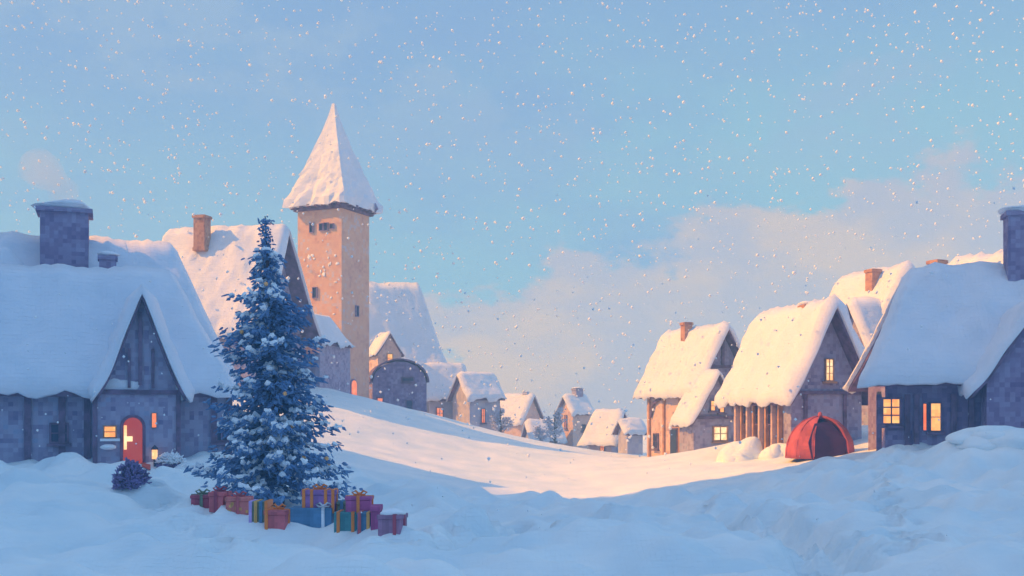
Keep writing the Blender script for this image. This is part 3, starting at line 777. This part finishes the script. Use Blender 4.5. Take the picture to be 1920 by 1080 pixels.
gift('large blue present with white ribbon and bow at the front of the pile', 541, 622, 962, 997, 'gift_blue', 'ribbon_white', bands=(.80,), depth=.5, lid=False)
top_d = ground_hit(585, 997, 18, 34).y
gift('violet present with orange ribbon edges on top of the large blue one', 566, 628, 919, 962, 'gift_violet', 'orange', bands=(.06, .3, .72, .94), depth=.36, rest=top_d + .08)
gift('teal present with orange ribbons beside the large blue one', 626, 668, 962, 997, 'gift_teal', 'orange', bands=(.2, .85), bow=False, lid=False)
gift('teal present with red and gold ribbons under the magenta one', 669, 694, 964, 997, 'gift_blue', ('gift_red', 'ribbon_gold'), bands=(.2, .85), bow=False, lid=False)
top_d = ground_hit(672, 997, 18, 34).y
gift('magenta present with orange ribbon stacked on the teal ones', 648, 695, 931, 964, 'gift_magenta', 'orange', depth=.36, rest=top_d + .06)
gift('slim dark green present standing upright behind the teal one', 631, 647, 941, 968, 'gift_green', 'gift_blue', rz=R(4), rest=top_d + .5, bow=False)
gift('tall plum present without ribbon right of the teal ones', 695, 711, 951, 995, 'gift_magenta', 'gift_magenta', bands=(), bow=False)
gift('mauve present with snow on its lid at the right end', 711, 756, 966, 1000, 'gift_mauve', 'gift_crimson', rz=R(-10), snow=True, bands=(.75,))

# ------------------------------------------------------------------ falling snow
rf = random.Random(77); sb = MB()
OCT = [(1,0,0),(-1,0,0),(0,1,0),(0,-1,0),(0,0,1),(0,0,-1)]
OF = [(0,2,4),(2,1,4),(1,3,4),(3,0,4),(2,0,5),(1,2,5),(3,1,5),(0,3,5)]
for i in range(9000):
    y = rf.uniform(48, 96) if i % 6 else rf.uniform(14, 48); x = rf.uniform(-50, 50); z = rf.uniform(-.5, 38) if y > 48 else rf.uniform(-.5, 6) 
    if abs(x) > y * .56 + 3 or z > y * .42 + 4: continue
    if z < gz(x, y) + .2 if i % 7 == 0 else False: continue
    r = (.022 + .05 * rf.random() ** 1.7) * (.7 if y < 48 else 1) * (.35 + y / 50)
    rot = Matrix.Rotation(rf.uniform(0, 3), 3, 'Z') @ Matrix.Rotation(rf.uniform(0, 3), 3, 'X')
    sb.add([rot @ Vector(p) * r * rf.uniform(.8, 1.25) + Vector((x, y, z)) for p in OCT], OF)
o = sb.build('falling_snow', 'snow_small', None, True)
o['label'] = 'snowflakes drifting down through the air over the whole village'; o['category'] = 'falling snow'; o['kind'] = 'stuff'

# ------------------------------------------------------------------ light, sky, air
AZ, EL = 87.0, 36.0
S = Vector((-math.sin(R(AZ)) * math.cos(R(EL)), -math.cos(R(AZ)) * math.cos(R(EL)), math.sin(R(EL))))
sl = bpy.data.lights.new('sun', 'SUN'); sl.energy = 5.0; sl.angle = R(.6); sl.color = (1.0, .41, .01)
so = bpy.data.objects.new('sun', sl); COL.objects.link(so); so.location = (-60, 0, 60)
so.rotation_euler = S.to_track_quat('Z', 'Y').to_euler()

wd = bpy.data.worlds.new('World'); SC.world = wd; wd.use_nodes = True
nt = wd.node_tree; L = nt.links; bg = nt.nodes['Background']; bg.inputs['Strength'].default_value = .1
sky = N(nt, 'ShaderNodeTexSky', sky_type='NISHITA', sun_disc=False)
sky.sun_elevation = R(EL); sky.sun_rotation = math.atan2(S.x, S.y)
tc = N(nt, 'ShaderNodeTexCoord'); gen = tc.outputs['Generated']
def math_n(op, a, b=None, clamp=False):
    n = N(nt, 'ShaderNodeMath', operation=op); n.use_clamp = clamp
    for i, v in enumerate((a, b)):
        if v is None: continue
        if isinstance(v, (int, float)): n.inputs[i].default_value = v
        else: L.new(v, n.inputs[i])
    return n.outputs[0]
snap = N(nt, 'ShaderNodeVectorMath', operation='SNAP'); snap.inputs[1].default_value = (.0035,) * 3
L.new(gen, snap.inputs[0]); sd = gen
sep = N(nt, 'ShaderNodeSeparateXYZ'); L.new(sd, sep.inputs[0])
dx, dy, dz = sep.outputs
def skynoise(scale, detail, sq=(1, 1, 1.8), off=(0, 0, 0)):
    mp = N(nt, 'ShaderNodeMapping'); mp.inputs['Scale'].default_value = sq; mp.inputs['Location'].default_value = off
    L.new(sd, mp.inputs[0]); return noise_tex(nt, mp.outputs[0], scale, detail, .6)
def smix(f, a, b):
    n = N(nt, 'ShaderNodeMix', data_type='RGBA'); L.new(f, n.inputs[0])
    for i, c in ((6, a), (7, b)):
        if isinstance(c, tuple): n.inputs[i].default_value = (*c, 1)
        else: L.new(c, n.inputs[i])
    return n.outputs[2]
def mrange(v, a, b):
    n = N(nt, 'ShaderNodeMapRange', interpolation_type='SMOOTHSTEP'); L.new(v, n.inputs[0])
    n.inputs[1].default_value = a; n.inputs[2].default_value = b; return n.outputs[0]
K = 6.75                                            # brings cloud colours to the scale of the sky texture (x strength 0.1, exposure)
def c8(r, g_, b): return tuple(((v / 255) ** 2.2) * K for v in (r, g_, b))
base = smix(mrange(skynoise(1.9, 5, (1, 1, 2.6), (3.3, 1, .2)), .40, .60), c8(120, 168, 222), c8(138, 202, 222))
base = smix(mrange(dz, .20, .40), base, c8(122, 166, 220))
base = smix(mrange(dz, .42, .75), base, c8(138, 202, 258))
base = smix(mrange(math_n('MULTIPLY', dy, -1), -.55, .1), base, c8(132, 192, 255))
teal = math_n('MULTIPLY', math_n('SUBTRACT', 1.0, mrange(dz, .17, .30)), mrange(skynoise(2.2, 6, (1, 1, 2), (5, .3, 1)), .34, .58))
base = smix(math_n('MULTIPLY', teal, .75), base, c8(146, 200, 222))
puff = mrange(skynoise(3.4, 6, off=(7, 2, 1)), .50, .58)
puff = math_n('MULTIPLY', puff, mrange(dz, .16, .30)); puff = math_n('MULTIPLY', puff, .7)
base = smix(puff, base, c8(154, 184, 220))
# bank of warm cloud standing over the right-hand side of the village
az = math_n('ARCTAN2', dx, dy)
edge = math_n('ADD', math_n('MULTIPLY', mrange(az, -.16, .34), .132), .074)
edge = math_n('ADD', edge, math_n('MULTIPLY', math_n('SUBTRACT', skynoise(9, 8), .5), .26))
bank = mrange(math_n('SUBTRACT', edge, dz), -.010, .016)
bank = math_n('MULTIPLY', bank, mrange(az, -.20, -.08))
bank = math_n('MULTIPLY', bank, math_n('SUBTRACT', 1.0, mrange(az, .62, .95)))
bcol = smix(mrange(skynoise(6, 5, off=(1, 5, 2)), .40, .62), c8(198, 192, 208), c8(238, 206, 190))
base = smix(bank, base, bcol)
# warm evening glow round the sun, off to the left
sunv = N(nt, 'ShaderNodeVectorMath', operation='DOT_PRODUCT'); L.new(gen, sunv.inputs[0]); sunv.inputs[1].default_value = S
glow = mrange(sunv.outputs['Value'], .60, 1.0)
base = smix(glow, base, c8(250, 205, 160))
fin = smix(math_n('ADD', .88, 0), sky.outputs[0], base)
L.new(fin, bg.inputs['Color'])

# haze
hm = bpy.data.materials.new('haze'); hm.use_nodes = True; ht = hm.node_tree; ht.nodes.remove(ht.nodes['Principled BSDF'])
hv = ht.nodes.new('ShaderNodeVolumePrincipled'); hv.inputs['Density'].default_value = .0033
hv.inputs['Color'].default_value = (.40, .73, 1.0, 1)
ht.links.new(hv.outputs[0], ht.nodes['Material Output'].inputs['Volume']); M['haze'] = hm
USE_HAZE = True
if USE_HAZE:
    zl = float(Z.min()) - 1.0; zh = float(Z.max()) + 3.0
    hb = MB(); hb.box((0, 75, (zl + zh)/2), (304, 274, zh - zl)); o = hb.build('haze', 'haze'); o['kind'] = 'stuff'; o['label'] = 'thin pale winter haze filling the valley air'; o['category'] = 'haze'

# ------------------------------------------------------------------ camera
cam = bpy.data.cameras.new('camera'); cam.sensor_width = 36; cam.lens = FPX / 1920 * 36
cam.shift_y = (HY - 540) / 1920; cam.clip_end = 2000; cam.clip_start = .1
co = bpy.data.objects.new('camera', cam); COL.objects.link(co); co.location = (0, 0, EYE); co.rotation_euler = (R(90), 0, 0)
SC.camera = co
SC.view_settings.view_transform = 'Standard'; SC.view_settings.look = 'None'
SC.view_settings.exposure = .65; SC.view_settings.gamma = 1; SC.view_settings.use_curve_mapping = False
SC.cycles.volume_bounces = 1; SC.cycles.max_bounces = 6
